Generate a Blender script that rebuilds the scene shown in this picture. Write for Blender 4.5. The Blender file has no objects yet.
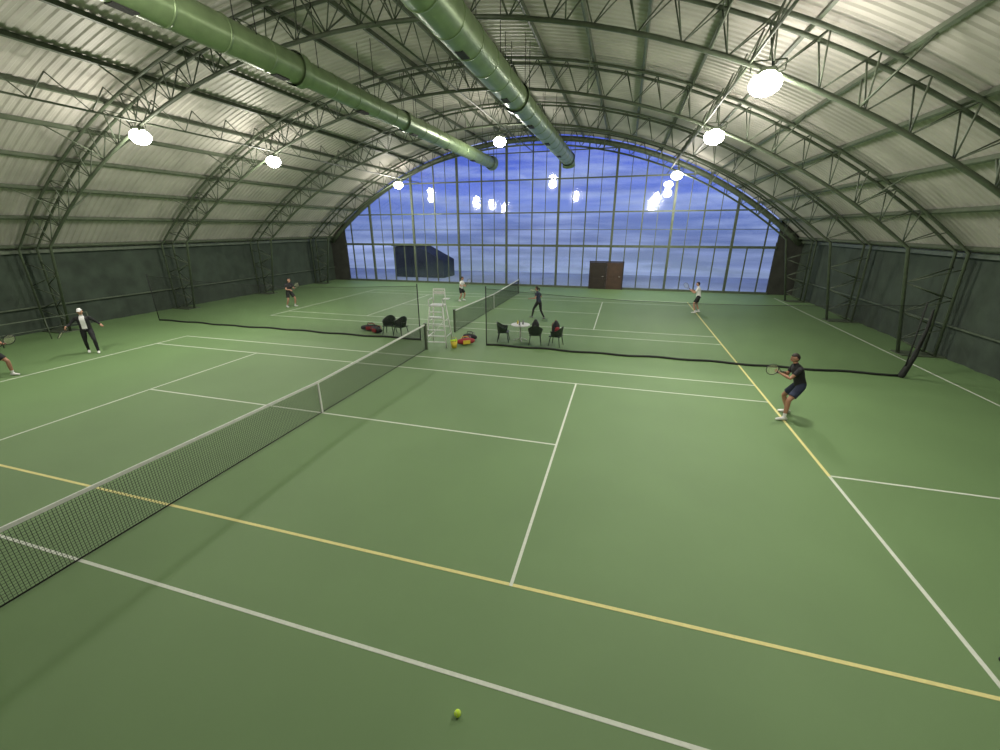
import bpy, math, random, numpy as np
from mathutils import Vector, Matrix
random.seed(4)
V=Vector
CAMP=(7.5009,-8.4142,4.7298,0.2839,0.3442,-0.0032,409.6867)
def frame(p):
    cx,cy,cz,yaw,pit,rol,f=p[:7]
    fh=np.array([-math.sin(yaw),math.cos(yaw),0]);r=np.array([math.cos(yaw),math.sin(yaw),0]);z=np.array([0,0,1.])
    fw=math.cos(pit)*fh-math.sin(pit)*z;u=math.sin(pit)*fh+math.cos(pit)*z
    r2=math.cos(rol)*r+math.sin(rol)*u;u2=-math.sin(rol)*r+math.cos(rol)*u
    return np.array([cx,cy,cz]),r2,u2,fw,f
# ------------------------------------------------------------------ helpers
COL=bpy.context.scene.collection
def link(o): COL.objects.link(o); return o
def nmat(name,color,rough=.6,metal=0,var=.12,scale=8,bump=0,bscale=60,color2=None,emit=None,spec=.5):
    m=bpy.data.materials.new(name);m.use_nodes=True
    nt=m.node_tree;N=nt.nodes;L=nt.links
    b=N['Principled BSDF']
    tc=N.new('ShaderNodeTexCoord');no=N.new('ShaderNodeTexNoise');no.inputs['Scale'].default_value=scale;no.inputs['Detail'].default_value=4
    L.new(tc.outputs['Object'],no.inputs['Vector'])
    cr=N.new('ShaderNodeValToRGB')
    c=color;c2=color2 or tuple(x*(1-var) for x in c)
    c1=tuple(min(1,x*(1+var)) for x in c) if not color2 else c
    cr.color_ramp.elements[0].position=.35;cr.color_ramp.elements[1].position=.65
    cr.color_ramp.elements[0].color=(*c2,1);cr.color_ramp.elements[1].color=(*c1,1)
    L.new(no.outputs['Fac'],cr.inputs['Fac']);L.new(cr.outputs['Color'],b.inputs['Base Color'])
    b.inputs['Roughness'].default_value=rough;b.inputs['Metallic'].default_value=metal
    b.inputs['Specular IOR Level'].default_value=spec
    if bump:
        n2=N.new('ShaderNodeTexNoise');n2.inputs['Scale'].default_value=bscale;L.new(tc.outputs['Object'],n2.inputs['Vector'])
        bp=N.new('ShaderNodeBump');bp.inputs['Strength'].default_value=bump;bp.inputs['Distance'].default_value=.02
        L.new(n2.outputs['Fac'],bp.inputs['Height']);L.new(bp.outputs['Normal'],b.inputs['Normal'])
    if emit:
        b.inputs['Emission Color'].default_value=(*emit[0],1);b.inputs['Emission Strength'].default_value=emit[1]
    return m
class MB:
    def __init__(s): s.v=[];s.f=[];s.m=[];s.s=[]
    def add(s,vs,fs,mat=0,smooth=False):
        o=len(s.v);s.v+= [tuple(x) for x in vs];s.f+=[tuple(i+o for i in f) for f in fs];s.m+=[mat]*len(fs);s.s+=[smooth]*len(fs)
    def box(s,c,d,mat=0,M=None,taper=1):
        vs=[]
        for z in(-.5,.5):
            k=taper if z>0 else 1
            for x,y in((-.5,-.5),(.5,-.5),(.5,.5),(-.5,.5)):
                q=V((x*d[0]*k,y*d[1]*k,z*d[2]))
                if M is not None:q=M@q
                vs.append(q+V(c))
        s.add(vs,[(3,2,1,0),(4,5,6,7),(0,1,5,4),(1,2,6,5),(2,3,7,6),(3,0,4,7)],mat)
    def tube(s,pts,rad,n=8,mat=0,ref=None,smooth=True,dome=False,closed=False,caps=True):
        pts=[V(q) for q in pts]
        if not isinstance(rad,(list,)):rad=[rad]*len(pts)
        rad=[(r,r) if not isinstance(r,tuple) else r for r in rad]
        if dome:
            d0=(pts[0]-pts[1]).normalized();d1=(pts[-1]-pts[-2]).normalized()
            a,b=rad[0];e=min(a,b)
            pre=[(pts[0]+d0*e*.95,(a*.3,b*.3)),(pts[0]+d0*e*.7,(a*.72,b*.72))]
            a,b=rad[-1];e=min(a,b)
            post=[(pts[-1]+d1*e*.7,(a*.72,b*.72)),(pts[-1]+d1*e*.95,(a*.3,b*.3))]
            pts=[q[0] for q in pre]+pts+[q[0] for q in post];rad=[q[1] for q in pre]+rad+[q[1] for q in post]
        k=len(pts);vs=[];prev=None
        for i in range(k):
            if closed: t=(pts[(i+1)%k]-pts[i-1])
            else: t=(pts[min(i+1,k-1)]-pts[max(i-1,0)])
            t.normalize()
            if ref is not None: a=V(ref)
            elif prev is not None:a=prev
            else:a=V((0,0,1)) if abs(t.z)<.9 else V((1,0,0))
            a=a-t*a.dot(t)
            if a.length<1e-5:a=t.orthogonal()
            a.normalize();b=t.cross(a);prev=a
            for j in range(n):
                w=2*math.pi*j/n+(math.pi/n)
                vs.append(pts[i]+a*math.cos(w)*rad[i][0]+b*math.sin(w)*rad[i][1])
        fs=[]
        for i in range(k if closed else k-1):
            i2=(i+1)%k
            for j in range(n):
                j2=(j+1)%n;fs.append((i*n+j,i*n+j2,i2*n+j2,i2*n+j))
        if caps and not closed:
            fs.append(tuple(range(n))[::-1]);fs.append(tuple(range((k-1)*n,k*n)))
        s.add(vs,fs,mat,smooth)
    def sphere(s,c,r,mat=0,nu=14,nv=9,M=None,fn=None):
        vs=[];fs=[]
        r=(r,r,r) if not isinstance(r,tuple) else r
        for i in range(nv+1):
            th=math.pi*i/nv
            for j in range(nu):
                ph=2*math.pi*j/nu
                q=V((math.sin(th)*math.cos(ph),math.sin(th)*math.sin(ph),math.cos(th)))
                if fn:q=fn(q)
                q=V((q.x*r[0],q.y*r[1],q.z*r[2]))
                if M is not None:q=M@q
                vs.append(q+V(c))
        for i in range(nv):
            for j in range(nu):
                j2=(j+1)%nu;fs.append((i*nu+j,(i+1)*nu+j,(i+1)*nu+j2,i*nu+j2))
        s.add(vs,fs,mat,True)
    def mesh(s,name,mats):
        me=bpy.data.meshes.new(name);me.from_pydata(s.v,[],s.f)
        for m in mats:me.materials.append(m)
        me.polygons.foreach_set('material_index',s.m);me.polygons.foreach_set('use_smooth',s.s);me.update()
        return me
    def obj(s,name,mats,loc=(0,0,0),rz=0,parent=None):
        o=link(bpy.data.objects.new(name,s.mesh(name,mats)));o.location=loc;o.rotation_euler=(0,0,rz)
        if parent:o.parent=parent
        return o
def empty(name,loc=(0,0,0),rz=0):
    e=link(bpy.data.objects.new(name,None));e.location=loc;e.rotation_euler=(0,0,rz);e.empty_display_size=.2;return e
# ------------------------------------------------------------------ materials
M_floor=nmat('court_carpet',(.132,.222,.090),.60,0,.04,.5,.3,220,spec=.4)
M_white=nmat('line_white',(.58,.62,.54),.8,0,.05,20)
M_yel=nmat('line_yellow',(.64,.59,.25),.8,0,.05,20)
M_roof=nmat('roof_sheet',(.46,.44,.40),.55,.12,.12,.7)
M_steel=nmat('green_steel',(.085,.108,.07),.5,.1,.15,5)
M_duct=nmat('duct_green',(.20,.28,.14),.34,.35,.10,3)
M_dark=nmat('dark',(.012,.013,.012),.7,0,.2,10)
M_curt=nmat('wall_fabric',(.036,.052,.036),.9,0,.2,1.5,.2,8)
M_gpan=nmat('gable_panel',(.04,.042,.034),.8,0,.2,2)
M_net=nmat('net_black',(.015,.017,.015),.8,0,.1,10)
M_tape=nmat('net_tape',(.68,.69,.66),.7,0,.04,10)
M_alu=nmat('white_metal',(.66,.67,.64),.4,.1,.05,10)
M_pl=nmat('dark_green_plastic',(.015,.028,.018),.4,0,.1,10)
M_red=nmat('red_fabric',(.28,.02,.03),.7,0,.1,10)
M_bag=nmat('black_fabric',(.02,.02,.025),.8,0,.2,10)
M_yp=nmat('yellow_plastic',(.65,.5,.05),.5,0,.05,10)
M_ball=nmat('tennis_felt',(.60,.85,.06),.9,0,.06,60,.4,300)
M_brown=nmat('door_brown',(.065,.036,.025),.5,0,.15,3)
M_dbrown=nmat('door_dark',(.025,.017,.014),.5,0,.15,3)
M_skin=nmat('skin',(.46,.25,.17),.55,0,.04,6)
M_skin2=nmat('skin_tan',(.36,.18,.115),.55,0,.04,6)
M_hair=nmat('hair_dark',(.02,.013,.01),.7,0,.2,40)
M_eye=nmat('eye_white',(.7,.7,.68),.3)
M_lip=nmat('lips',(.35,.1,.08),.5)
M_blackc=nmat('cloth_black',(.012,.012,.015),.85,0,.2,10)
M_navy=nmat('cloth_navy',(.02,.028,.06),.85,0,.2,10)
M_wc=nmat('cloth_white',(.70,.70,.70),.85,0,.04,10)
M_gc=nmat('cloth_grey',(.2,.2,.22),.85,0,.1,10)
M_shoe=nmat('shoe_white',(.7,.7,.68),.6,0,.05,10)
M_rk=nmat('racket_frame',(.03,.03,.03),.3,0,.1,10)
M_str=nmat('racket_string',(.6,.62,.4),.5)
M_lamp=nmat('lamp_lens',(1,1,.95),.3,emit=((1,.93,.8),40))
def glassmat():
    m=bpy.data.materials.new('window_glass');m.use_nodes=True;N=m.node_tree.nodes;L=m.node_tree.links
    N.remove(N['Principled BSDF'])
    t=N.new('ShaderNodeBsdfTransparent');t.inputs[0].default_value=(.93,.96,1,1)
    g=N.new('ShaderNodeBsdfGlossy');g.inputs['Roughness'].default_value=.06
    no=N.new('ShaderNodeTexNoise');no.inputs['Scale'].default_value=1.6
    tc=N.new('ShaderNodeTexCoord');L.new(tc.outputs['Object'],no.inputs['Vector'])
    bp=N.new('ShaderNodeBump');bp.inputs['Strength'].default_value=.2;bp.inputs['Distance'].default_value=.018
    L.new(no.outputs['Fac'],bp.inputs['Height']);L.new(bp.outputs['Normal'],g.inputs['Normal'])
    x=N.new('ShaderNodeMixShader');x.inputs[0].default_value=.07
    L.new(t.outputs[0],x.inputs[1]);L.new(g.outputs[0],x.inputs[2]);L.new(x.outputs[0],N['Material Output'].inputs[0])
    return m
M_glass=glassmat()
def meshmat(name,op,col):
    m=bpy.data.materials.new(name);m.use_nodes=True;N=m.node_tree.nodes;L=m.node_tree.links
    b=N['Principled BSDF'];b.inputs['Base Color'].default_value=(*col,1);b.inputs['Roughness'].default_value=.9
    t=N.new('ShaderNodeBsdfTransparent');x=N.new('ShaderNodeMixShader')
    no=N.new('ShaderNodeTexNoise');no.inputs['Scale'].default_value=1.3;tc=N.new('ShaderNodeTexCoord');L.new(tc.outputs['Object'],no.inputs['Vector'])
    mr=N.new('ShaderNodeMapRange');mr.inputs['To Min'].default_value=op*.7;mr.inputs['To Max'].default_value=op*1.3
    L.new(no.outputs['Fac'],mr.inputs['Value']);L.new(mr.outputs[0],x.inputs[0])
    L.new(t.outputs[0],x.inputs[1]);L.new(b.outputs[0],x.inputs[2]);L.new(x.outputs[0],N['Material Output'].inputs[0])
    return m
M_div=meshmat('divider_mesh',.24,(.02,.025,.02))
# ------------------------------------------------------------------ shell
Y0,Y1=-11.0,26.8
R=28.8;ZC=11.5-R;AM=.748
def arc(a,r=R):return r*math.sin(a),ZC+r*math.cos(a)
XW=arc(AM)[0];ZW=arc(AM)[1]
def archz(x,r=R):return ZC+math.sqrt(r*r-x*x)
b=MB();b.box((0,(Y0+Y1)/2,-.1),(2*XW+.4,Y1-Y0+.4,.2));b.obj('floor',[M_floor])
def line(b,x0,y0,x1,y1,w,mat):
    if abs(x1-x0)>abs(y1-y0):b.box(((x0+x1)/2,(y0+y1)/2,.0015),(abs(x1-x0)+w,w,.004),mat)
    else:b.box(((x0+x1)/2,(y0+y1)/2,.002),(w,abs(y1-y0)+w,.004),mat)
for k,yc in enumerate((0,16.)):
    b=MB();w=.048
    s1=1 if k==0 else 0
    line(b,-11.885,yc-4.115,11.885,yc-4.115,w*1.1,s1)
    line(b,-11.885,yc+4.115,11.885,yc+4.115,w,0)
    for s in(-1,1):line(b,-11.885,yc+s*5.485,11.885,yc+s*5.485,w,0)
    for s in(-1,1):
        line(b,s*6.4,yc-4.115,s*6.4,yc+4.115,w,0)
    line(b,-6.4,yc,6.4,yc,w,0)
    if k==0:
        line(b,11.885,-5.485,11.885,.2,.058,0);line(b,11.885,.25,11.885,5.485,.062,1);line(b,11.9,.25,18.0,.25,w,0)
    else:
        line(b,11.885,yc-5.485,11.885,yc+5.485,.06,1);line(b,18.0,-9,18.0,25,w,0);line(b,11.885,5.5,11.885,10.5,.06,1)
    line(b,-11.885,yc-5.485,-11.885,yc+5.485,.055,0)
    b.obj('court_lines',[M_white,M_yel])
b=MB();na=56;ys=[];y=Y0
pitch=.28
while y<Y1:
    ys+= [(y,0),(y+pitch*.35,0),(y+pitch*.5,.035),(y+pitch*.85,.035)];y+=pitch
ys.append((Y1+.1,0))
vs=[];fs=[]
for i in range(na+1):
    a=-AM+2*AM*i/na
    for (yy,o) in ys:
        x,z=arc(a,R+o);vs.append((x,yy,z))
m=len(ys)
for i in range(na):
    for j in range(m-1):fs.append((i*m+j,i*m+j+1,(i+1)*m+j+1,(i+1)*m+j))
b.add(vs,fs,0);b.obj('ceiling',[M_roof])
for s,nm in((-1,'wall_left'),(1,'wall_right')):
    b=MB();n=220;vs=[];fs=[]
    for i in range(n+1):
        yy=Y0+(Y1-Y0)*i/n;o=.035*math.sin(i*.9)+.02*math.sin(i*2.3)
        for j,z in enumerate((0,ZW*.5,ZW)):vs.append((s*(XW+.05+o*(1-.4*j)),yy,z))
    for i in range(n):
        for j in range(2):fs.append((i*3+j,i*3+j+1,i*3+4+j,i*3+3+j))
    b.add(vs,fs,0,True)
    b.box((s*(XW+.22),(Y0+Y1)/2,ZW/2),(.1,Y1-Y0,ZW),0)
    b.obj(nm,[M_curt])
    b=MB();b.box((s*(XW-.08),(Y0+Y1)/2,ZW-.05),(.14,Y1-Y0,.18));b.box((s*(XW-.06),(Y0+Y1)/2,1.2),(.05,Y1-Y0,.06))
    b.obj('trim_'+('1' if s<0 else '2'),[M_steel])
def archwall(b,yy,x0,x1,zb,n=40,mat=0,r=R,th=.1):
    vs=[];fs=[]
    for i in range(n+1):
        x=x0+(x1-x0)*i/n;zt=archz(x,r)
        vs+=[(x,yy,zb),(x,yy,zt),(x,yy+th,zb),(x,yy+th,zt)]
    for i in range(n):
        o=i*4;fs+=[(o,o+1,o+5,o+4),(o+2,o+6,o+7,o+3),(o+1,o+3,o+7,o+5)]
    b.add(vs,fs,mat)
b=MB();archwall(b,Y0-.1,-XW,XW,0);b.obj('wall_front',[M_roof])
GX=18.0
b=MB()
archwall(b,Y1,-GX,GX,0,60,0,R-.35,.02)
b.obj('window_1',[M_glass])
b=MB()
xs=[-2.15+4.3*k for k in range(-3,5)]
for x in xs:
    if abs(x)<GX:b.box((x,Y1-.06,archz(x,R-.3)/2),(.17,.16,archz(x,R-.3)))
for k in range(-8,9):
    x=2.15*k
    if abs(x)<GX and all(abs(x-q)>.5 for q in xs):b.box((x,Y1-.04,archz(x,R-.3)/2),(.09,.1,archz(x,R-.3)))
for k in range(-16,17):
    x=2.15*(k/2)
    if k%2 and abs(x)<GX:b.box((x,Y1-.04,1.65),(.08,.08,3.3))
for k in range(-8,9):
    x=2.15*(k+.5)
    if abs(x)<14:b.box((x,Y1-.03,(3.3+archz(x,R-.3))/2),(.045,.05,archz(x,R-.3)-3.3))
for z,w in((.08,.16),(3.35,.18),(4.6,.04),(5.9,.1),(8.35,.1),(10.3,.07)):
    hx=min(GX,math.sqrt((R-.3)**2-(z-ZC)**2))
    b.box((0,Y1-.05,z),(2*hx,.12,w))
pts=[(arc(a,R-.3)[0],Y1-.08,arc(a,R-.3)[1]) for a in np.linspace(-AM,AM,50)]
b.tube(pts,(.2),6)
b.obj('window_frame',[M_steel])
b=MB()
for s in(-1,1):
    b.box((s*(GX+XW)/2,Y1+.03,1.85),(XW-GX+.1,.12,3.7))
    archwall(b,Y1,min(s*GX,s*XW),max(s*GX,s*XW),3.3,6)
b.obj('wall_back',[M_gpan])
for nm,x0,mt in(('door_1',5.6,M_dbrown),('door_2',6.9,M_brown)):
    b=MB();b.box((x0,Y1-.18,1.05),(1.2,.07,2.1));b.box((x0,Y1-.23,1.5),(.9,.02,.9));b.box((x0,Y1-.23,.5),(.9,.02,.7))
    b.tube([(x0+.45,Y1-.22,1.02),(x0+.45,Y1-.30,1.02),(x0+.33,Y1-.30,1.02)],.014,6,1)
    b.obj(nm,[mt,M_alu])
b=MB()
for x in(4.95,6.25,7.55):b.box((x,Y1-.18,1.08),(.09,.12,2.16))
b.box((6.25,Y1-.18,2.16),(2.7,.12,.09));b.obj('trim_3',[M_dbrown])
# ------------------------------------------------------------------ trusses
def truss():
    b=MB();AT=.742
    def P(a,r,y):x,z=arc(a,r);return (x,y,z)
    rt,rb=R-.24,R-1.2
    for y in(-.32,.32):
        pts=[(-XW+.3,y,0)]+[P(a,rt,y) for a in np.linspace(-AT+.005,AT-.005,45)]+[(XW-.3,y,0)]
        b.tube(pts,.052,6)
    bx=18.3
    pts=[(-bx,0,0)]+[P(a,rb,0) for a in np.linspace(-.69,.69,42)]+[(bx,0,0)]
    b.tube(pts,.062,6)
    N=34
    for i in range(N):
        a0=-.70+1.4*i/N;a1=-.70+1.4*(i+1)/N;am=(a0+a1)/2
        if abs(am)>.688:am=math.copysign(.688,am)
        for y in(-.32,.32):
            b.tube([P(a0,rt,y),P(am,rb,0)],.022,4);b.tube([P(am,rb,0),P(a1,rt,y)],.022,4)
        b.tube([P(a0,rt,-.32),P(a0,rt,.32)],.02,4)
    for s in(-1,1):
        q=P(.69,rb,0);zs=[0.05,1.1,2.2,3.3]
        for i in range(3):
            f=lambda z:(s*(bx+(q[0]-bx)*z/q[2]),0,z)
            for y in(-.32,.32):
                b.tube([(s*(XW-.3),y,zs[i]),f((zs[i]+zs[i+1])/2)],.024,4);b.tube([f((zs[i]+zs[i+1])/2),(s*(XW-.3),y,zs[i+1])],.024,4)
        b.box((s*(XW-.55),0,.02),(1.6,.8,.04))
    return b.mesh('roof_truss',[M_steel])
tm=truss();YT=[-8.2,-1.8,4.6,11.0,17.4,23.8]
for i,y in enumerate(YT):
    o=link(bpy.data.objects.new('roof_truss',tm));o.location=(0,y,0)
b=MB();NP=22
for i in range(NP+1):
    a=-.735+1.47*i/NP
    x,z=arc(a,R-.1)
    Mr=Matrix.Rotation(a,3,'Y')
    b.box((x,(Y0+Y1)/2,z),(.08,Y1-Y0,.16),0,Mr)
    if i%2==0 and abs(a)<.7:
        for yt in YT:
            xb,zb=arc(a,R-1.2)
            for s in(-1,1):
                b.tube([(xb,yt,zb),(x,yt+s*1.5,z)],.028,4)
for a in(-.37,0,.37):
    xb,zb=arc(a,R-1.2);x2,z2=arc(a,R-.2)
    b.tube([(xb,Y0,zb),(xb,Y1,zb)],.035,5)
    for i in range(len(YT)-1):
        y=YT[i];st=6.4/4
        for j in range(4):
            b.tube([(xb,y+j*st,zb),(x2,y+(j+.5)*st,z2)],.02,4);b.tube([(x2,y+(j+.5)*st,z2),(xb,y+(j+1)*st,zb)],.02,4)
b.obj('roof_purlins',[M_steel])
# ------------------------------------------------------------------ ducts
for x,z,segs in((-2.5,9.25,[(-11,4.2,.40),(4.2,10.8,.36),(10.8,23.6,.38)]),(3.12,9.3,[(-11,9,.46),(9,23.8,.44)])):
    b=MB()
    for y0,y1,r in segs:
        b.tube([(x,y0,z),(x,y1,z)],r,28,caps=False)
        n=int((y1-y0)/1.3)
        for i in range(n+1):
            yy=y0+(y1-y0)*i/max(1,n);b.tube([(x,yy-.025,z),(x,yy+.025,z)],r+.015,28)
        b.tube([(x,y1-.3,z),(x,y1,z)],r+.06,28,caps=False)
        b.tube([(x,y1-.03,z),(x,y1-.02,z)],r+.055,28,mat=1)
        for i in range(int((y1-y0)/3.2)+1):
            yy=y0+.5+i*3.2
            for s in(-1,1):b.tube([(x+s*r*.8,yy,z+.2),(x+s*r*.8,yy,archz(x+s*r)-.1)],.012,4,1)
    if x>0:
        b.tube([(x,23.8,z),(x,24.2,z-.12),(x,24.35,z-.4)],[.42,.43,.46],20);b.tube([(x,24.35,z-.4),(x,24.36,z-.43)],.43,20,mat=1)
    else:
        b.tube([(x,23.6,z),(x,23.9,z)],[.42,.5],20,caps=False);b.tube([(x,23.88,z),(x,23.89,z)],.48,20,mat=1)
    for i in range(8):
        yy=-9+i*4.1
        b.box((x+.0,yy,z-segs[-1][2]*.95),(.22,.5,.1),1)
    b.obj('ventilation_duct',[M_duct,M_dark])
# ------------------------------------------------------------------ floodlights
def fixture():
    b=MB()
    b.box((0,0,.2),(.42,.3,.14),0,taper=.7)
    b.box((0,0,.12),(.5,.36,.04),0)
    b.sphere((0,0,-.06),(.36,.32,.27),1,20,12)
    for s in(-1,1):b.tube([(s*.24,0,.15),(s*.37,0,.2),(s*.37,0,.42)],.016,5)
    b.tube([(-.37,0,.42),(.37,0,.42)],.018,5);b.tube([(0,0,.42),(0,0,.95)],.025,6)
    return b.mesh('floodlight',[M_steel,M_lamp])
fm=fixture()
def flood(x,y,z,pw=1.0):
    o=link(bpy.data.objects.new('floodlight',fm));o.location=(x,y,z)
    l=bpy.data.lights.new('lamp_light','POINT');l.energy=330*pw;l.shadow_soft_size=.3;l.color=(1,.95,.85)
    lo=link(bpy.data.objects.new('lamp_light',l));lo.parent=o;lo.location=(0,0,-.7)
    l=bpy.data.lights.new('lamp_beam','AREA');l.shape='DISK';l.size=.55;l.energy=270*pw;l.color=(1,.96,.87)
    lo=link(bpy.data.objects.new('lamp_beam',l));lo.parent=o;lo.location=(0,0,-.36)
for x,y,pw in((-10.3,-1.8,.8),(-10.3,4.6,1),(-10.3,11,1.15),(-10.3,23.8,1.3),(10.4,-1.8,.7),(10.4,4.6,1),(10.4,11,1.15),(10.4,23.8,1.3)):
    flood(x,y,8.05,pw)
flood(.0,17.4,9.5,1.3);flood(.2,-1.8,9.4,.7)
# ------------------------------------------------------------------ tennis nets
def netmesh():
    b=MB();H=6.4
    def top(y):return 1.07-(1.07-.914)*(1-abs(y)/H)
    y=-H;
    while y<=H:
        b.tube([(0,y,.03),(0,y,top(y)-.02)],.0033,4,0,smooth=False,caps=False);y+=.045
    for i in range(22):
        f=i/22
        b.tube([(0,-H,.03+f*(top(H)-.05)),(0,0,.03+f*(top(0)-.05)),(0,H,.03+f*(top(H)-.05))],.0033,4,0,smooth=False,caps=False)
    vs=[]
    for s in(-.012,.012):
        for yy in(-H,0,H):vs+=[(s,yy,top(yy)-.06),(s,yy,top(yy))]
    fs=[(0,2,3,1),(2,4,5,3),(6,7,9,8),(8,9,11,10),(1,3,9,7),(3,5,11,9),(0,6,8,2),(2,8,10,4)]
    b.add(vs,fs,1)
    b.box((0,0,.455),(.03,.05,.88),1)
    b.tube([(0,-H,.025),(0,H,.025)],.013,5,0)
    for s in(-1,1):
        b.box((0,s*(H+.04),.54),(.09,.09,1.08),2);b.box((0,s*(H+.04),1.09),(.11,.11,.02),2);b.tube([(.05,s*(H+.04),.8),(.14,s*(H+.04),.8),(.14,s*(H+.04),.7)],.012,5,2)
    return b.mesh('tennis_net',[M_net,M_tape,M_steel])
nm=netmesh()
for y in(0,16.):
    o=link(bpy.data.objects.new('tennis_net',nm));o.location=(0,y,0.004)
b=MB();DY=7.7
def divpanel(x0,x1,y,h):
    n=40;vs=[];fs=[]
    for i in range(n+1):
        x=x0+(x1-x0)*i/n;o=.06*math.sin(i*1.1)+.04*math.sin(i*.37)
        zt=h-.25*math.sin(math.pi*i/n)
        vs+=[(x,y+o,.04),(x,y+o*.3,zt)]
    for i in range(n):fs.append((2*i,2*i+2,2*i+3,2*i+1))
    b.add(vs,fs,0,True)
    b.tube([vs[2*i] for i in range(n+1)],[(.045,.03)]*(n+1),6,1);b.tube([vs[2*i+1] for i in range(n+1)],.01,4,1)
divpanel(-16.7,-.9,DY,2.4);divpanel(2.2,16.8,DY,2.4)
for x in(-16.7,-.9,2.2,16.8):b.tube([(x,DY,0),(x,DY,2.5)],.022,6,1)
b.tube([(16.75,DY-.05,.08),(17.0,DY+.1,.7),(17.2,DY+.3,1.6),(17.25,DY+.4,2.2)],[.10,.07,.05,.03],8,1,dome=True)
b.obj('divider_net',[M_div,M_net])
# ------------------------------------------------------------------ furniture
def umpire():
    b=MB()
    for s in(-1,1):
        b.tube([(s*.44,-.5,.02),(s*.26,-.2,1.72)],.028,6);b.tube([(s*.44,.55,.02),(s*.26,.25,1.72)],.028,6)
        for z,t in((.45,.26),(1.1,.64)):
            b.tube([(s*(.44-.18*t),-.5+.3*t,z),(s*(.44-.18*t),.55-.3*t,z)],.018,5)
        b.tube([(s*.3,-.28,1.98),(s*.3,.25,1.98)],.022,6);b.tube([(s*.3,-.25,1.72),(s*.3,-.25,1.98)],.02,6)
        b.tube([(s*.26,.25,1.72),(s*.24,.33,2.35)],.022,6)
    for i in range(6):
        t=(i+1)/7;w=.44-.18*t
        b.box((0,-.5+.3*t,.02+1.7*t),(2*w,.09,.025))
        if i==2:b.tube([(-w,.55-.3*t,.02+1.7*t),(w,.55-.3*t,.02+1.7*t)],.016,5)
    b.box((0,0,1.73),(.58,.55,.05));b.box((0,.31,2.2),(.5,.03,.14));b.box((0,.33,2.34),(.5,.03,.06));b.box((0,-.42,1.3),(.5,.25,.03))
    b.box((.42,-.15,2.02),(.25,.35,.02))
    b.tube([(-.4,-.46,.25),(.36,-.3,1.2)],.012,4)
    return b
umpire().obj('umpire_chair',[M_alu],(.25,7.2,0),math.radians(8))
def chairm():
    b=MB()
    b.box((0,0,.43),(.5,.48,.035))
    for sx in(-1,1):
        for sy in(-1,1):b.tube([(sx*.2,sy*.18,.42),(sx*.26,sy*.25,.0)],[.022,.015],6)
    n=18;th=[math.radians(-125+250*i/n) for i in range(n+1)]
    vs=[];fs=[]
    for t in th:
        k=max(0,math.cos(t));zt=.66+.2*k**1.5
        for r,z in((.235,.44),(.29,zt),(.315,zt),(.26,.44)):
            vs.append((math.sin(t)*r*1.03,math.cos(t)*r*.98,z))
    for i in range(n):
        for j in range(4):
            j2=(j+1)%4;fs.append((i*4+j,(i+1)*4+j,(i+1)*4+j2,i*4+j2))
    fs+=[(0,1,2,3),(n*4+3,n*4+2,n*4+1,n*4)]
    b.add(vs,fs,0,False)
    return b.mesh('garden_armchair',[M_pl])
cm=chairm()
chairs=[(2.7,8.6,100),(5.05,8.5,-100),(4.15,8.5,-170),(-2.85,8.4,10),(-2.2,8.3,-15)]
for x,y,r in chairs:
    o=link(bpy.data.objects.new('garden_armchair',cm));o.location=(x,y,0);o.rotation_euler=(0,0,math.radians(r))
b=MB()
b.tube([(0,0,.70),(0,0,.73)],.42,28,0,smooth=False);b.tube([(0,0,.03),(0,0,.7)],.035,8)
for k in range(4):
    a=k*math.pi/2+.4;b.tube([(0,0,.12),(.3*math.cos(a),.3*math.sin(a),.02)],.022,6)
for x,y,h,mt in((.1,.05,.2,1),(-.15,.1,.16,2),(0,-.18,.22,1)):
    b.tube([(x,y,.73),(x,y,.73+h*.7),(x,y,.73+h*.8),(x,y,.73+h)],[.033,.033,.014,.014],10,mt)
b.obj('round_table',[M_alu,M_gc,M_yp],(3.4,8.9,0))
def bag(name,loc,rz,L=.72,mats=None):
    b=MB();ps=[];rs=[]
    for i in range(9):
        t=i/8;ps.append((-L/2+L*t,0,.15));w=.10+.07*math.sin(math.pi*min(1,t*1.1+.1));rs.append((.10+.04*math.sin(math.pi*t),w))
    b.tube(ps,rs,14,0,ref=(0,0,1),dome=True)
    b.box((0,-.15,.14),(L*.5,.05,.16),1)
    b.tube([(-.15,0,.28),(-.12,0,.38),(.12,0,.38),(.15,0,.28)],.014,6,0)
    b.tube([(-L*.4,.1,.2),(-.1,.2,.3),(.1,.2,.3),(L*.4,.1,.2)],.016,6,1)
    return b.obj(name,mats,loc,rz)
bag('racket_bag',(-4.15,8.8,0),.3,.75,[M_bag,M_red])
bag('racket_bag',(-3.6,8.45,0),-.4,.6,[M_bag,M_red])
bag('racket_bag',(1.3,7.6,0),.6,.6,[M_red,M_yp])
bag('sports_bag',(1.2,8.4,0),-.2,.5,[M_bag,M_gc])
def backpack(loc,rz,m2):
    b=MB()
    b.tube([(0,0,.02),(0,0,.1),(0,0,.35),(0,0,.47)],[(.16,.11),(.17,.13),(.16,.12),(.09,.08)],12,0,ref=(1,0,0),dome=True)
    b.tube([(0,-.13,.06),(0,-.14,.2),(0,-.13,.26)],[(.12,.05),(.12,.06),(.09,.04)],10,1,ref=(1,0,0),dome=True)
    for s in(-1,1):b.tube([(s*.08,.1,.45),(s*.1,.17,.35),(s*.1,.17,.15),(s*.12,.1,.05)],.014,6,1)
    b.tube([(-.04,.04,.52),(0,.04,.57),(.04,.04,.52)],.01,6,1)
    return b.obj('backpack',[M_bag,m2],loc,rz)
backpack((4.15,8.5,.53),0,M_gc);backpack((5.03,8.5,.53),.6,M_red)
b=MB();b.tube([(0,0,0),(0,0,.3)],[.11,.15],16,0,caps=True);b.tube([(0,0,.3),(0,0,.302)],.14,16,1)
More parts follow.
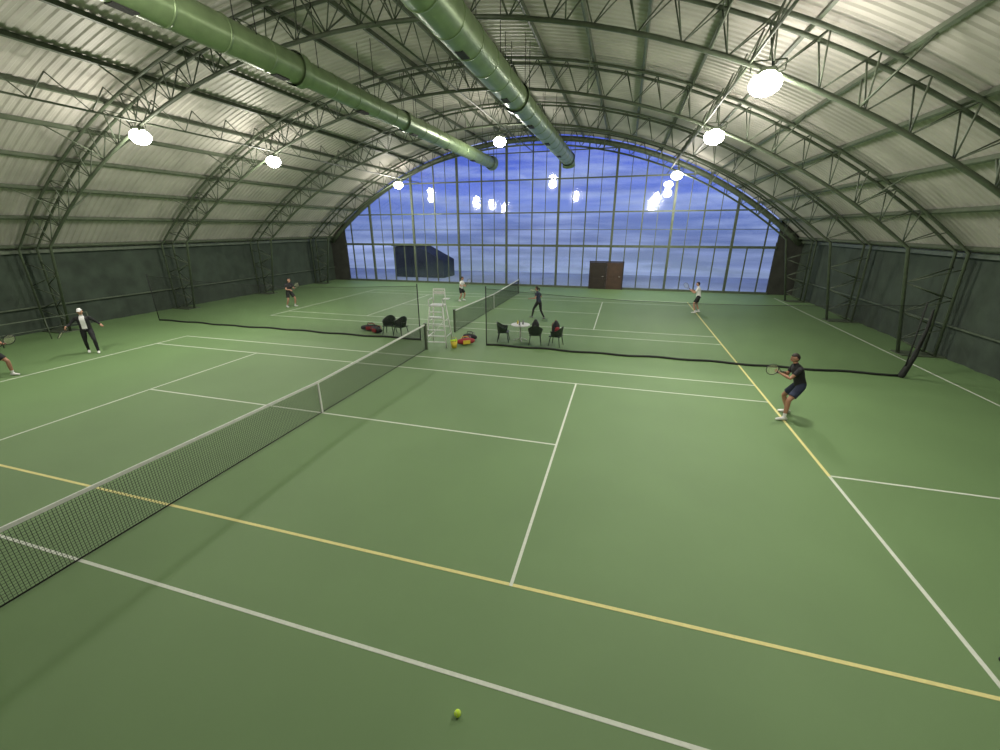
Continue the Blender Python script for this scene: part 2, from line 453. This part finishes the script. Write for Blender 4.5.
for k in range(14):
    a=k*2.4;r=.03+.008*k;b.sphere((r*math.cos(a),r*math.sin(a),.31+.01*(k%3)),.033,2,8,6)
b.tube([(-.15,0,.3),(-.1,0,.45),(.1,0,.45),(.15,0,.3)],.008,5,0)
b.obj('ball_bucket',[M_yp,M_dark,M_ball],(1.0,7.0,0))
b=MB();b.sphere((0,0,.036),.036,0,24,14)
pts=[]
for i in range(48):
    t=2*math.pi*i/48;q=V((math.cos(t)+.35*math.cos(3*t),math.sin(t)-.35*math.sin(3*t),1.1*math.sin(2*t))).normalized()*.0358;pts.append((q.x,q.y,q.z+.036))
b.tube(pts,.0014,4,1,closed=True);b.obj('tennis_ball',[M_ball,M_tape],(6.29,-5.86,0.0))
b=MB()
for k in range(6):b.tube([(0,-4+k*1.6,0),(0,-4+k*1.6,.95)],.022,6)
b.tube([(0,-4,.95),(0,4,.95)],.025,6);b.tube([(0,-4,.5),(0,4,.5)],.016,6)
b.obj('railing',[M_steel],(-17.4,1.0,0))
# ------------------------------------------------------------------ people
def handgeo():
    b=MB()
    b.tube([(0,-.01,0),(0,.03,0),(0,.07,0),(0,.09,0)],[(.026,.018),(.036,.016),(.041,.015),(.038,.012)],10,0,ref=(1,0,0),dome=True)
    for x,L,r in((.030,.072,.0092),(.010,.08,.0095),(-.010,.075,.0092),(-.029,.06,.008)):
        p0=V((x,.085,0));pts=[p0];ang=math.radians(30)
        for k,f in enumerate((.45,.32,.23)):
            pts.append(pts[-1]+V((0,math.cos(ang),-math.sin(ang)))*L*f);ang+=math.radians(60)
        b.tube(pts,[r,r*.97,r*.9,r*.78],8,0,dome=True)
    b.tube([(.025,.02,-.004),(.048,.045,-.018),(.045,.072,-.034),(.025,.085,-.047)],[.014,.012,.0105,.009],8,0,dome=True)
    return b
HG=handgeo()
def ik(a,c,l1,l2,pole):
    d=c-a;L=min(d.length,l1+l2-.004);dn=d.normalized();x=(l1*l1-l2*l2+L*L)/(2*L);h=math.sqrt(max(0,l1*l1-x*x))
    po=(pole-dn*pole.dot(dn)).normalized();return a+dn*x+po*h,a+dn*L
def person(name,loc,rz,P,mats,hair='short',legging=False,longsleeve=False,vest=None,scale=1):
    e=empty(name,(loc[0],loc[1],.005),math.radians(rz));e.scale=(scale,)*3
    lean=math.radians(P.get('lean',0));side=math.radians(P.get('side',0));tw=math.radians(P.get('twist',0))
    up=V((math.sin(side),math.sin(lean),math.cos(lean)*math.cos(side))).normalized()
    pel=V((P.get('px',0),P.get('py',0),P.get('hz',.93)))
    hx=V((math.cos(math.radians(P.get('htw',0))),math.sin(math.radians(P.get('htw',0))),0))
    sx=V((math.cos(tw),math.sin(tw),0));sx=(sx-up*sx.dot(up)).normalized();fw=up.cross(sx)
    raw=MB();segs=[]
    def seg(a,c,r0,r1,fn):segs.append((np.array(a),np.array(c),r0,r1,fn))
    T=[(-.07,.135,.10),(0,.168,.126),(.1,.165,.122),(.18,.162,.115),(.3,.175,.126),(.4,.19,.122),(.46,.175,.10),(.50,.12,.075),(.53,.065,.055)]
    if P.get('female'):T=[(h,w*(.88 if h>.05 else .98),d*.9) for h,w,d in T]
    axf=lambda h:(hx*(1-min(1,max(0,h/.4)))+sx*min(1,max(0,h/.4))).normalized()
    vs=[];n=20
    for h,w,d in T:
        a=axf(h);a=(a-up*a.dot(up)).normalized();bb=up.cross(a);c=pel+up*h
        for j in range(n):
            q=2*math.pi*j/n;vs.append(c+a*math.cos(q)*w+bb*math.sin(q)*d)
    fs=[(i*n+j,i*n+(j+1)%n,(i+1)*n+(j+1)%n,(i+1)*n+j) for i in range(len(T)-1) for j in range(n)]
    fs+=[tuple(range(n))[::-1],tuple(range((len(T)-1)*n,len(T)*n))]
    raw.add(vs,fs)
    seg(pel-up*.07,pel+up*.46,.14,.13,lambda t:1 if t<.12 else 0)
    nb=pel+up*.48;nt_=pel+up*.6+fw*.02
    raw.tube([nb,nt_],[.06,.052],12,dome=True);seg(pel+up*.525,nt_,.052,.05,lambda t:2)
    hands=[]
    for s,k in((-1,'L'),(1,'R')):
        fx,fy,fyaw,fz=P['foot'+k]
        fd=V((-math.sin(math.radians(fyaw)),math.cos(math.radians(fyaw)),0))
        pitch_=math.radians(P.get('pitch'+k,0))
        ank=V((fx,fy,.085+fz));hip=pel+hx*s*.092-V((0,0,.02))
        kn,an=ik(hip,ank,.44,.42,fd+hx*s*P.get('knee_out',.15))
        if legging:
            rad=[.092,.09,.07,.058,.056,.058,.04]
            ps=[hip,hip.lerp(kn,.3),hip.lerp(kn,.75),kn,kn.lerp(an,.1),kn.lerp(an,.35),an]
        else:
            rad=[.098,.1,.096,.096,.066,.056,.054,.056,.038]
            ps=[hip,hip.lerp(kn,.3),hip.lerp(kn,.6),hip.lerp(kn,.74),hip.lerp(kn,.76),kn,kn.lerp(an,.12),kn.lerp(an,.35),an]
        raw.tube(ps,rad,14,dome=True)
        seg(hip,kn,.1,.07,(lambda t:1) if legging else (lambda t:1 if t<.75 else 2))
        seg(kn,an,.055,.04,(lambda t:1) if legging else (lambda t:2 if t<.78 else 5))
        fdd=(fd*math.cos(pitch_)+V((0,0,-math.sin(pitch_))));
        lo=V((0,0,-.045))
        raw.tube([an+lo-fdd*.05,an+lo+fdd*.03,an+lo+fdd*.12+V((0,0,-.006)),an+lo+fdd*.175+V((0,0,-.012))],[(.036,.04),(.04,.046),(.047,.034),(.04,.026)],12,ref=hx,dome=True)
        raw.tube([an,an+lo],[.04,.042],10)
        seg(an+lo-fdd*.05,an+lo+fdd*.19,.045,.035,lambda t:3)
        sh=pel+up*.445+sx*s*.185
        tgt=V(P['hand'+k]);pole=V(P.get('elbow'+k,(s*.6,-.5,-.8)))
        el,wr=ik(sh,tgt,.29,.25,pole)
        F=(wr-el).normalized()
        if longsleeve:rad=[.06,.054,.05,.046,.044,.04,.034]
        else:rad=[.062,.058,.058,.042,.04,.04,.027]
        raw.tube([sh,sh.lerp(el,.3),sh.lerp(el,.58),sh.lerp(el,.62),el,el.lerp(wr,.25),wr],rad,12,dome=True)
        seg(sh,el,.06,.05,(lambda t:0) if longsleeve else (lambda t:0 if t<.6 else 2))
        seg(el,wr,.042,.03,(lambda t:0 if t<.93 else 2) if longsleeve else (lambda t:2))
        hands.append((s,k,wr,F))
    me=raw.mesh('body',[]);tmp=link(bpy.data.objects.new('tmpbody',me))
    rm=tmp.modifiers.new('r','REMESH');rm.mode='VOXEL';rm.voxel_size=.012
    sm=tmp.modifiers.new('s','SMOOTH');sm.iterations=3;sm.factor=.5
    dg=bpy.context.evaluated_depsgraph_get();dg.update()
    bm_=bpy.data.meshes.new_from_object(tmp.evaluated_get(dg));bpy.data.objects.remove(tmp)
    bm_.name='body'
    bm_.materials.clear()
    for m in mats:bm_.materials.append(m)
    nf=len(bm_.polygons);c=np.zeros(nf*3);bm_.polygons.foreach_get('center',c);c=c.reshape(-1,3)
    best=np.full(nf,9e9);mi=np.zeros(nf,dtype=np.int32)
    for a,d,r0_,r1_,fn in segs:
        ab=d-a;t=np.clip(((c-a)@ab)/(ab@ab),0,1);dist=np.linalg.norm(c-(a+t[:,None]*ab),axis=1)-(r0_+(r1_-r0_)*t)
        w=dist<best;best[w]=dist[w]
        lab=np.array([fn(x) for x in t],dtype=np.int32);mi[w]=lab[w]
    if vest is not None:
        loc_=c-np.array(pel);hh=loc_@np.array(up);ff=loc_@np.array(fw);ss=loc_@np.array(sx)
        mi[(mi==0)&(ff>.03)&(abs(ss)<.075)&(hh>0.05)]=len(mats)-1
    bm_.polygons.foreach_set('material_index',mi);bm_.polygons.foreach_set('use_smooth',[True]*nf)
    bo=link(bpy.data.objects.new('body',bm_));bo.parent=e
    for s,k,wr,F in hands:
        g=P.get('racket') if k==P.get('rhand','R') else None
        Tt=V(g).normalized() if g else (fw+V((0,0,.2))).normalized()
        Yy=F+V((0,0,-.25)) if g else F
        Yy=(Yy-Tt*Yy.dot(Tt))
        if not g:
            Tt=(Tt-F*Tt.dot(F)).normalized();Yy=F
        Yy=Yy.normalized()
        Zz=Tt.cross(Yy) if s<0 else Yy.cross(Tt)
        hb=MB();vs=[wr+Tt*q[0]+Yy*q[1]+Zz*q[2] for q in HG.v]
        fs=HG.f if s<0 else [f[::-1] for f in HG.f]
        hb.add(vs,fs,0,True);hb.obj('hand_'+k,[mats[2]],parent=e)
        if g:
            gp=wr+Yy*.1-Zz*.028;W=(Yy if P.get('rface')!='z' else Zz);Nn=Tt.cross(W)
            rb=MB()
            rb.tube([gp-Tt*.07,gp-Tt*.05,gp+Tt*.14],[.018,.016,.015],8,0)
            for q in(-1,1):rb.tube([gp+Tt*.13,gp+Tt*.2+W*q*.015,gp+Tt*.28+W*q*.065],[.011,.009,.009],6,0)
            hc=gp+Tt*.44
            ring=[hc+Tt*math.cos(t)*.17+W*math.sin(t)*.13 for t in [2*math.pi*i/32 for i in range(32)]]
            rb.tube(ring,[(.011,.008)]*32,6,0,closed=True)
            for i in range(-6,7):
                u=i/7;h_=math.sqrt(1-u*u)
                rb.tube([hc+W*u*.13-Tt*h_*.17,hc+W*u*.13+Tt*h_*.17],.0014,3,1,caps=False)
                rb.tube([hc+Tt*u*.17-W*h_*.13,hc+Tt*u*.17+W*h_*.13],.0014,3,1,caps=False)
            rb.obj('racket',[M_rk,M_str],parent=e)
    hy=math.radians(P.get('hyaw',0));hp=math.radians(P.get('hpitch',0))
    f=(V((0,1,0))*math.cos(tw)+V((-1,0,0))*math.sin(tw));f.rotate(Matrix.Rotation(hy,3,'Z'))
    f=(f*math.cos(hp)+V((0,0,-math.sin(hp)))).normalized();r=f.cross(V((0,0,1))).normalized();u=r.cross(f)
    Mh=Matrix(((r.x,f.x,u.x),(r.y,f.y,u.y),(r.z,f.z,u.z)))
    hcn=nt_+V((0,0,.095))+f*.015
    def hf(q):
        x,y,z=q
        if z<0:
            x*=1-.3*z*z;y=y*(1-.4*abs(z)) if y<0 else y*(1-.12*z*z)
        if y>.75 and abs(z)<.25:y*=.96
        return V((x,y,z))
    hb=MB();hb.sphere(hcn,(.076,.096,.117),0,24,16,Mh,hf)
    X=lambda a,b_,c_:hcn+Mh@V((a,b_,c_))
    hb.tube([X(0,.085,.02),X(0,.104,-.012),X(0,.1,-.03),X(0,.085,-.036)],[(.008,.008),(.013,.011),(.016,.01),(.008,.006)],8,0,dome=True)
    for s in(-1,1):
        hb.sphere(X(s*.077,-.005,-.01),(.010,.02,.032),0,8,8,Mh)
        hb.sphere(X(s*.03,.081,.004),(.013,.008,.006),2,8,6,Mh);hb.sphere(X(s*.03,.0875,.004),(.006,.004,.006),1,8,6,Mh)
        hb.tube([X(s*.015,.093,.024),X(s*.045,.082,.024)],.004,5,1)
    hb.sphere(X(0,.088,-.058),(.024,.008,.006),3,10,6,Mh)
    hb.obj('head',[mats[2],M_hair,M_eye,M_lip],parent=e)
    hr=MB();vs=[];fs=[];nu,nv=26,18
    capm=hair=='cap'
    def keep(q):
        if capm:return q.z>.22
        return q.z>.42 or (q.y<.15 and q.z>-.1) or (q.y<-.35 and q.z>-.55)
    idx=[]
    for i in range(nv+1):
        th=math.pi*i/nv
        for j in range(nu):
            ph=2*math.pi*j/nu;q=V((math.sin(th)*math.cos(ph),math.sin(th)*math.sin(ph),math.cos(th)));idx.append(q)
            g=hf(q);vs.append(hcn+Mh@V((g.x*.084,g.y*.104,g.z*.126)))
    for i in range(nv):
        for j in range(nu):
            ff=(i*nu+j,(i+1)*nu+j,(i+1)*nu+(j+1)%nu,i*nu+(j+1)%nu)
            if all(keep(idx[x]) for x in ff):fs.append(ff)
    hr.add(vs,fs,0,True)
    if capm:
        hr.tube([X(0,.07,.035),X(0,.12,.033),X(0,.165,.02)],[(.07,.006),(.066,.006),(.04,.005)],12,0,ref=r,dome=True)
        hb2=MB();hb2.sphere(X(0,-.02,-.01),(.078,.088,.085),0,16,10,Mh);hb2.obj('hair',[M_hair],parent=e)
    if hair=='pony':
        hr.tube([X(0,-.09,.04),X(0,-.14,.02),X(0,-.15,-.06),X(0,-.13,-.14)],[.02,.028,.025,.01],8,0,dome=True)
    ho=hr.obj('cap' if capm else 'hair',[mats[4]],parent=e)
    sol=ho.modifiers.new('s','SOLIDIFY');sol.thickness=.008
    return e
person('tennis_player',(12.0,3.2,0),92,dict(hz=.86,py=-.16,lean=20,footL=(-.27,.12,12,0),footR=(.24,-.12,-12,0),handR=(.06,.24,1.12),handL=(-.08,.36,1.14),racket=(-.35,.8,.22),rface='z',elbowR=(.7,-.6,-.6),elbowL=(-.7,-.6,-.6),hpitch=8,hyaw=8),
 [M_blackc,M_navy,M_skin2,M_shoe,M_hair,M_wc],scale=1.06)
person('tennis_player',(11.9,17.85,0),75,dict(hz=.90,lean=8,footL=(-.2,.05,10,0),footR=(.22,-.1,-12,0),handR=(.12,.40,1.25),handL=(-.12,.40,1.22),racket=(-.3,.6,.6),hpitch=5),
 [M_wc,M_blackc,M_skin,M_shoe,M_hair,M_wc],scale=1.04)
person('tennis_player',(3.25,13.8,0),55,dict(female=1,hz=.87,lean=12,twist=20,footL=(-.12,.36,0,0),footR=(.12,-.30,0,0),pitchR=25,handR=(.3,.40,1.2),handL=(-.5,.1,1.1),racket=(.2,.8,.3),hpitch=5),
 [M_navy,M_blackc,M_skin,M_gc,M_hair,M_wc],hair='pony',legging=True,scale=1.04)
person('tennis_player',(-3.0,18.1,0),-100,dict(female=1,hz=.88,lean=10,footL=(-.2,.05,10,0),footR=(.2,-.05,-10,0),handR=(.2,.4,1.1),handL=(-.1,.38,1.1),racket=(-.3,.4,.7)),
 [M_wc,M_blackc,M_skin,M_shoe,M_hair,M_wc],hair='pony',scale=.98)
person('tennis_player',(-12.75,13.1,0),-100,dict(hz=.88,lean=12,footL=(-.22,.08,10,0),footR=(.22,-.08,-10,0),handR=(.2,.42,1.05),handL=(-.1,.4,1.08),racket=(-.3,.5,.6)),
 [M_blackc,M_blackc,M_skin,M_shoe,M_hair,M_wc],scale=1.08)
person('tennis_player',(-12.95,2.4,0),-120,dict(hz=.9,lean=5,twist=-10,footL=(-.14,.22,0,0),footR=(.13,-.25,0,0),pitchR=20,handR=(.5,.25,1.1),handL=(-.45,.2,1.05),racket=(.3,.8,-.2)),
 [M_blackc,M_blackc,M_skin,M_shoe,M_wc,M_wc,M_wc],hair='cap',legging=True,longsleeve=True,vest=1,scale=1.06)
person('tennis_player',(-12.4,-.6,0),-80,dict(hz=.86,lean=14,py=-.1,footL=(-.25,.1,10,0),footR=(.25,-.1,-10,0),handR=(.15,.45,1.1),handL=(-.1,.45,1.1),racket=(-.3,.6,.5)),
 [M_blackc,M_blackc,M_skin2,M_shoe,M_hair,M_wc],scale=1.05)
person('tennis_player',(12.62,-3.38,0),95,dict(hz=.82,lean=24,py=-.1,footL=(-.16,.36,8,0),footR=(.22,-.2,-14,0),handR=(.15,.4,1.0),handL=(-.08,.4,1.02),racket=(-.1,.5,.8)),
 [M_wc,M_blackc,M_skin,M_bag,M_hair,M_bag])
# ------------------------------------------------------------------ outside
M_out=nmat('outside_ground',(.62,.64,.64),.8,0,.3,.1)
b=MB();b.box((0,Y1+7.3,-.4),(240,14,.2));b.obj('ground_outside',[M_out])
M_hill=nmat('outside_wall',(.05,.055,.07),.9,0,.3,.6)
b=MB()
for x0,x1,z0,z1 in((-16.5,-13.6,2.9,2.9),(-13.6,-10.8,2.9,1.5)):
    b.add([(x0,33,-.3),(x1,33,-.3),(x1,33,z1),(x0,33,z0),(x0,36,-.3),(x1,36,-.3),(x1,36,z1),(x0,36,z0)],
      [(0,1,2,3),(5,4,7,6),(3,2,6,7),(0,3,7,4),(1,5,6,2)],0)
b.box((-15.1,34.5,3.0),(3.2,3.4,.12));b.box((-15,32.97,.8),(.9,.05,2.0))
b.obj('outbuilding',[M_hill])
# ------------------------------------------------------------------ world
w=bpy.data.worlds.new('dusk');bpy.context.scene.world=w;w.use_nodes=True
N=w.node_tree.nodes;L=w.node_tree.links;bg=N['Background']
tc=N.new('ShaderNodeTexCoord');sp=N.new('ShaderNodeSeparateXYZ');L.new(tc.outputs['Generated'],sp.inputs[0])
mr=N.new('ShaderNodeMapRange');mr.inputs['From Min'].default_value=-.1;mr.inputs['From Max'].default_value=.3;L.new(sp.outputs['Z'],mr.inputs['Value'])
cr=N.new('ShaderNodeValToRGB');L.new(mr.outputs[0],cr.inputs[0]);E=cr.color_ramp.elements
E[0].position=0;E[0].color=(.28,.34,.50,1);E[1].position=1;E[1].color=(.12,.17,.46,1)
for q,c in((.15,(.20,.26,.46)),(.27,(.17,.24,.55)),(.36,(.22,.31,.76)),(.48,(.15,.23,.80)),(.72,(.10,.155,.72))):
    e=E.new(q);e.color=(*c,1)
mp=N.new('ShaderNodeMapping');mp.inputs['Scale'].default_value=(2.2,2.2,22);L.new(tc.outputs['Generated'],mp.inputs[0])
no=N.new('ShaderNodeTexNoise');no.inputs['Scale'].default_value=1.9;no.inputs['Detail'].default_value=5;L.new(mp.outputs[0],no.inputs['Vector'])
c2=N.new('ShaderNodeValToRGB');c2.color_ramp.elements[0].position=.43;c2.color_ramp.elements[1].position=.72;L.new(no.outputs['Fac'],c2.inputs[0])
mx=N.new('ShaderNodeMixRGB');mx.inputs[2].default_value=(.48,.57,.90,1);L.new(c2.outputs[0],mx.inputs[0]);L.new(cr.outputs[0],mx.inputs[1])
mp2=N.new('ShaderNodeMapping');mp2.inputs['Scale'].default_value=(1.6,1.6,20);mp2.inputs['Location'].default_value=(5,3,1);L.new(tc.outputs['Generated'],mp2.inputs[0])
n2=N.new('ShaderNodeTexNoise');n2.inputs['Scale'].default_value=1.8;n2.inputs['Detail'].default_value=4;L.new(mp2.outputs[0],n2.inputs['Vector'])
c3=N.new('ShaderNodeValToRGB');c3.color_ramp.elements[0].position=.48;c3.color_ramp.elements[1].position=.72;L.new(n2.outputs['Fac'],c3.inputs[0])
ml=N.new('ShaderNodeMath');ml.operation='MULTIPLY';ml.inputs[1].default_value=.5;L.new(c3.outputs[0],ml.inputs[0])
mx2=N.new('ShaderNodeMixRGB');mx2.inputs[2].default_value=(.09,.13,.38,1);L.new(ml.outputs[0],mx2.inputs[0]);L.new(mx.outputs[0],mx2.inputs[1])
L.new(mx2.outputs[0],bg.inputs[0]);bg.inputs[1].default_value=1.0
sc=bpy.context.scene;sc.view_settings.view_transform='Standard'
C,r,u,fw,f=frame(CAMP)
cam=bpy.data.cameras.new("camera");co=link(bpy.data.objects.new("camera",cam))
cam.sensor_width=36;cam.lens=f*36/1000;cam.clip_end=3000
co.matrix_world=Matrix(((r[0],u[0],-fw[0],C[0]),(r[1],u[1],-fw[1],C[1]),(r[2],u[2],-fw[2],C[2]),(0,0,0,1)))
sc.camera=co
